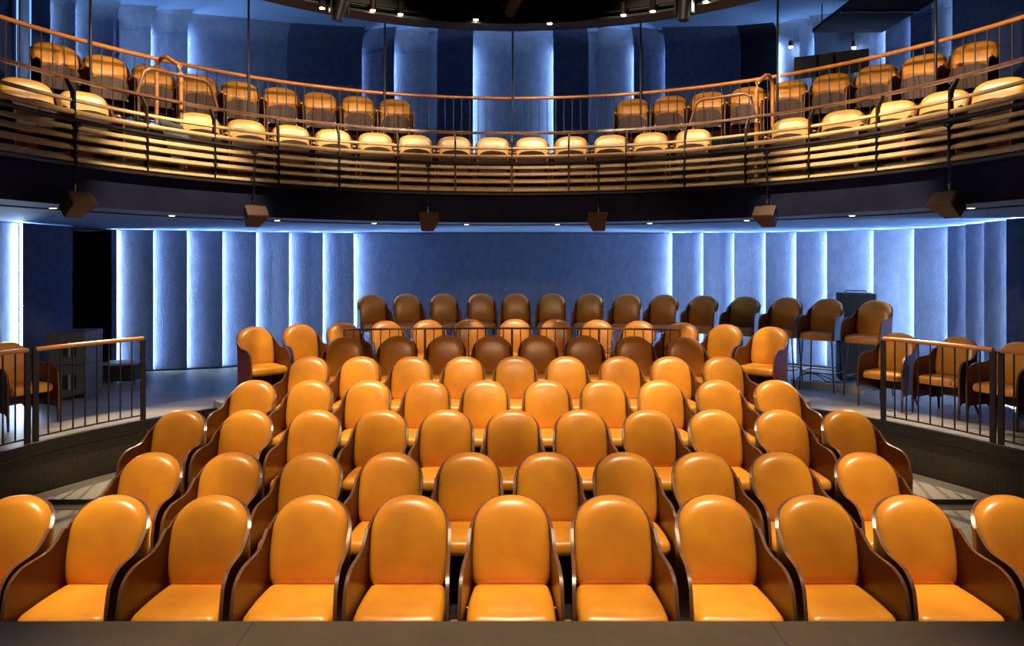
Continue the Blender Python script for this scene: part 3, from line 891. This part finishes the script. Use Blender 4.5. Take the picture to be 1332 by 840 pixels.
# rack behind the stools
rx = (1113 - 666) / F * 11.3; ry = 11.3
o = empty('equipment_rack', (rx, ry, G), R(-18))
MB().box(-.26, .26, -.25, .25, 0.0, 1.37).build('case', M['matte_black'], o, bevel=.012)
MB().box(-.24, .24, -.262, -.25, .05, .62).build('vent_panel', M['matte_black'], o)
MB().box(-.24, .24, -.275, -.25, .66, .78).build('amplifier', M['grey_light'], o, bevel=.004)
MB().box(-.24, .24, -.275, -.25, .84, .93).build('drawer', M['grey_light'], o, bevel=.004)
MB().tube([(-.18, 0, 1.37), (-.14, 0, 1.41), (.14, 0, 1.41), (.18, 0, 1.37)], .01, 8).build('handle', M['chrome'], o, autosmooth=60)
tag(o, 'tall black equipment rack behind the last bar stools', 'rack')
o = MB().box(-.26, .26, -.01, .01, 0, .05).build('wall_slot', M['black']); pp = wp(1113, -.12)
o.location = (pp.x, pp.y, E - (382 + 3 - HY) * pp.y / F); o.rotation_euler = (0, 0, R(-25)); tag(o, 'thin black horizontal slot grille on the blue wall above the rack', 'grille')
# cables on the floor by the rack
for i in range(4):
    r_ = random.Random(i); x = (1046 + 14 * i - 666) / F * 10.9
    pts = [Vector((x + .14 * k * (1 if i % 2 else .7) - .15, 10.95 + .10 * math.sin(k * 1.2 + i), G + .012 + (.13 * math.sin(k * .55 + i) ** 2 if i < 2 else 0))) for k in [q * .2 for q in range(31)]]
    c = MB().tube(pts, .008, 6).build('floor_cable', M['black'], autosmooth=60)
    tag(c, 'black cable lying looped on the floor behind the stools, ' + ['arched strand nearest the curved row', 'arched strand beside it', 'flat strand by the kerb', 'flat strand against the rack'][i], 'cable', 'cables behind the stools')
a0 = theta(1030, 6.75); a1 = theta(1122, 6.75)
o = ring(6.74, 6.79, a0, a1, G, G + .10).build('timber_kerb', M['pale_wood']); tag(o, 'pale timber kerb board on the floor behind the stools', 'kerb')
# control desk screens and lamps on the balcony
o = empty('control_desk', ((1088 - 666) / F * 11.0, 11.0, B2), R(-24))
MB().box(-.75, .75, -.3, .3, .70, .74).build('desk_top', M['black'], o, bevel=.005)
MB().box(-.72, .72, -.28, -.25, 0, .70).build('front_panel', M['matte_black'], o)
for sx in (-1, 1): MB().box(sx * .72 - .015, sx * .72 + .015, -.28, .28, 0, .70).build('side_panel', M['matte_black'], o)
tag(o, 'black control desk carrying two screens on the balcony', 'desk')
for i, (px, yt) in enumerate(((1058, 72), (1104, 66))):
    Zc = 11.02 - .1 * i; X = (px - 666) / F * Zc
    zt = (HY - yt) * Zc / F - (B2 - E)
    o = empty('control_screen', (X, Zc, B2 + .74), R(-24)); zt -= .74
    MB().box(-.28, .28, -.02, .02, zt - .34, zt).build('screen', M['screen'], o, bevel=.006)
    MB().box(-.03, .03, .0, .03, .0, zt - .30).build('stand', M['black'], o)
    MB().box(-.12, .12, -.07, .07, 0, .015).build('foot', M['black'], o)
    tag(o, ['dark computer screen on the balcony control desk, nearer the aisle', 'dark computer screen on the balcony control desk, under the bright lamp'][i], 'screen', None)
for i, (px, y) in enumerate(((1032, 62), (1115, 63))):
    pw = wp(px, -.2); z = (HY - y) * pw.y / F
    o = empty('wall_lamp', (pw.x, pw.y, E + z))
    MB().tube([(0, 0, .02), (0, 0, .12)], .04, 12).build('housing', M['black'], o, autosmooth=60)
    MB().tube([(0, 0, 0), (0, 0, .02)], .03, 12).build('lens', M['lamp_cool'], o)
    MB().tube([(0, 0, .08), (.12, .16, .08)], .012, 8).build('arm', M['black'], o)
    tag(o, ['bright white wall lamp in the narrow balcony niche', 'bright white wall lamp above the control desk screens'][i], 'lamp', None)

# ------------------------------------------------------------------ lights
def spot(loc, target, power, size, blend=.4, col=(1.0, .76, .48), rad=.06, name='spot'):
    l = bpy.data.lights.new(name, 'SPOT'); l.energy = power; l.spot_size = R(size); l.spot_blend = blend; l.color = col; l.shadow_soft_size = rad
    o = bpy.data.objects.new(name, l); COL.objects.link(o); o.location = loc
    o.rotation_euler = (Vector(target) - Vector(loc)).to_track_quat('-Z', 'Y').to_euler()
    return o
WARM = (1.0, .80, .54)
# front rows, from the grid over the stage
for x in (-3.1, -1.86, -.62, .62, 1.86, 3.1):
    spot((x * .9, 3.2, E + 4.9), (x, 4.65, E - 1.75), 1350 if abs(x) < 1 else 1700, 24, .6, WARM, .16, 'stalls_lamp')
for x in (-2.6, -1.3, 0, 1.3, 2.6):
    spot((x * .9, 5.25, E + 4.9), (x, 7.1, E - 1.4), 1300 if x == 0 else 1800, 28, .3, WARM, .16, 'stalls_lamp')
# curved row
for k in (-2, -1, 0, 1, 2):
    th = k * R(17.5)
    spot((1.9 * math.sin(th) * 1.6, 6.5, E + 4.6), pol(4.75, th, P + .7), 1700, 11.5, .35, WARM, .05, 'row_lamp')
# balcony rim
for i in range(-7, 8):
    t = R(9.9 * i + 4)
    spot(pol(4.12, t, E + 3.34), pol(5.6, t, E + 1.75), 80 if i % 3 else 170, 70, .6, WARM, .04, 'rim_lamp')
for a in (-64, -46, -28, 28, 46, 64):  # unseen fill spots added across the hall to brighten the rear balcony row
    t = R(a)
    spot(pol(-3.2, t, E + 3.3), pol(6.35, t, B2 + .65), 1700, 19, .5, WARM, .06, 'rear_row_fill')
# galleries, in under the overhang from across the hall
for sx in (-1, 1):
    spot((-sx * 1.8, 2.0, E + 3.1), (sx * 5.5, 8.6, G + .4), 1300, 17, .5, WARM, .06, 'side_lamp')
    spot((sx * 2.0, 4.6, E + 4.8), (sx * 4.4, 6.9, 0), 700, 15, .5, WARM, .05, 'step_fill')  # unseen spot added to brighten the step nosing
    spot((sx * 2.1, 6.6, E + 4.6), (sx * 4.5, 8.75, G), 1500, 30, .6, WARM, .05, 'floor_lamp')
spot((0, 1.2, E + 3.0), (0, 11.2, G + .3), 600, 38, .5, (1.0, .62, .34), .06, 'front_fill')  # added frontal fill with no visible source, lifts the back row stools
spot((-1.0, 1.2, E + 3.0), (4.9, 10.3, G + 1.0), 300, 13, .6, (1.0, .62, .34), .06, 'front_fill')  # second added fill, unseen, for the stools at the rack end
spot((0, 1.2, E + 5.0), (0, 2.0, E - 1.6), 1500, 44, .6, WARM, .1, 'stage_lamp')
for i in range(10):
    t = R(-67.5 + 15 * i)
    spot(pol(5.15, t, E + .55), pol(5.15, t, 0), 14, 75, .5, WARM, .03, 'downlight_lamp')
for sx in (-1, 1):
    spot(pol(6.15, sx * R(52), E + .52), pol(4.3, sx * R(60), 0), 600, 60, .5, WARM, .02, 'downlight_lamp')

w = bpy.data.worlds.new('world'); scene.world = w; w.use_nodes = True
w.node_tree.nodes['Background'].inputs['Color'].default_value = (.35, .42, .75, 1)
w.node_tree.nodes['Background'].inputs['Strength'].default_value = .03

# ------------------------------------------------------------------ camera
cam = bpy.data.cameras.new('camera'); co = bpy.data.objects.new('camera', cam); COL.objects.link(co)
co.location = (0, 0, E); co.rotation_euler = (R(90), 0, 0)
cam.sensor_width = 36; cam.sensor_fit = 'HORIZONTAL'; cam.lens = F * 36 / 1332; cam.shift_y = -(420 - HY) / 1332
cam.clip_start = .05
scene.camera = co
scene.view_settings.view_transform = 'Standard'; scene.view_settings.look = 'None'
scene.view_settings.exposure = 0.0; scene.view_settings.gamma = 1.0; scene.view_settings.use_curve_mapping = False
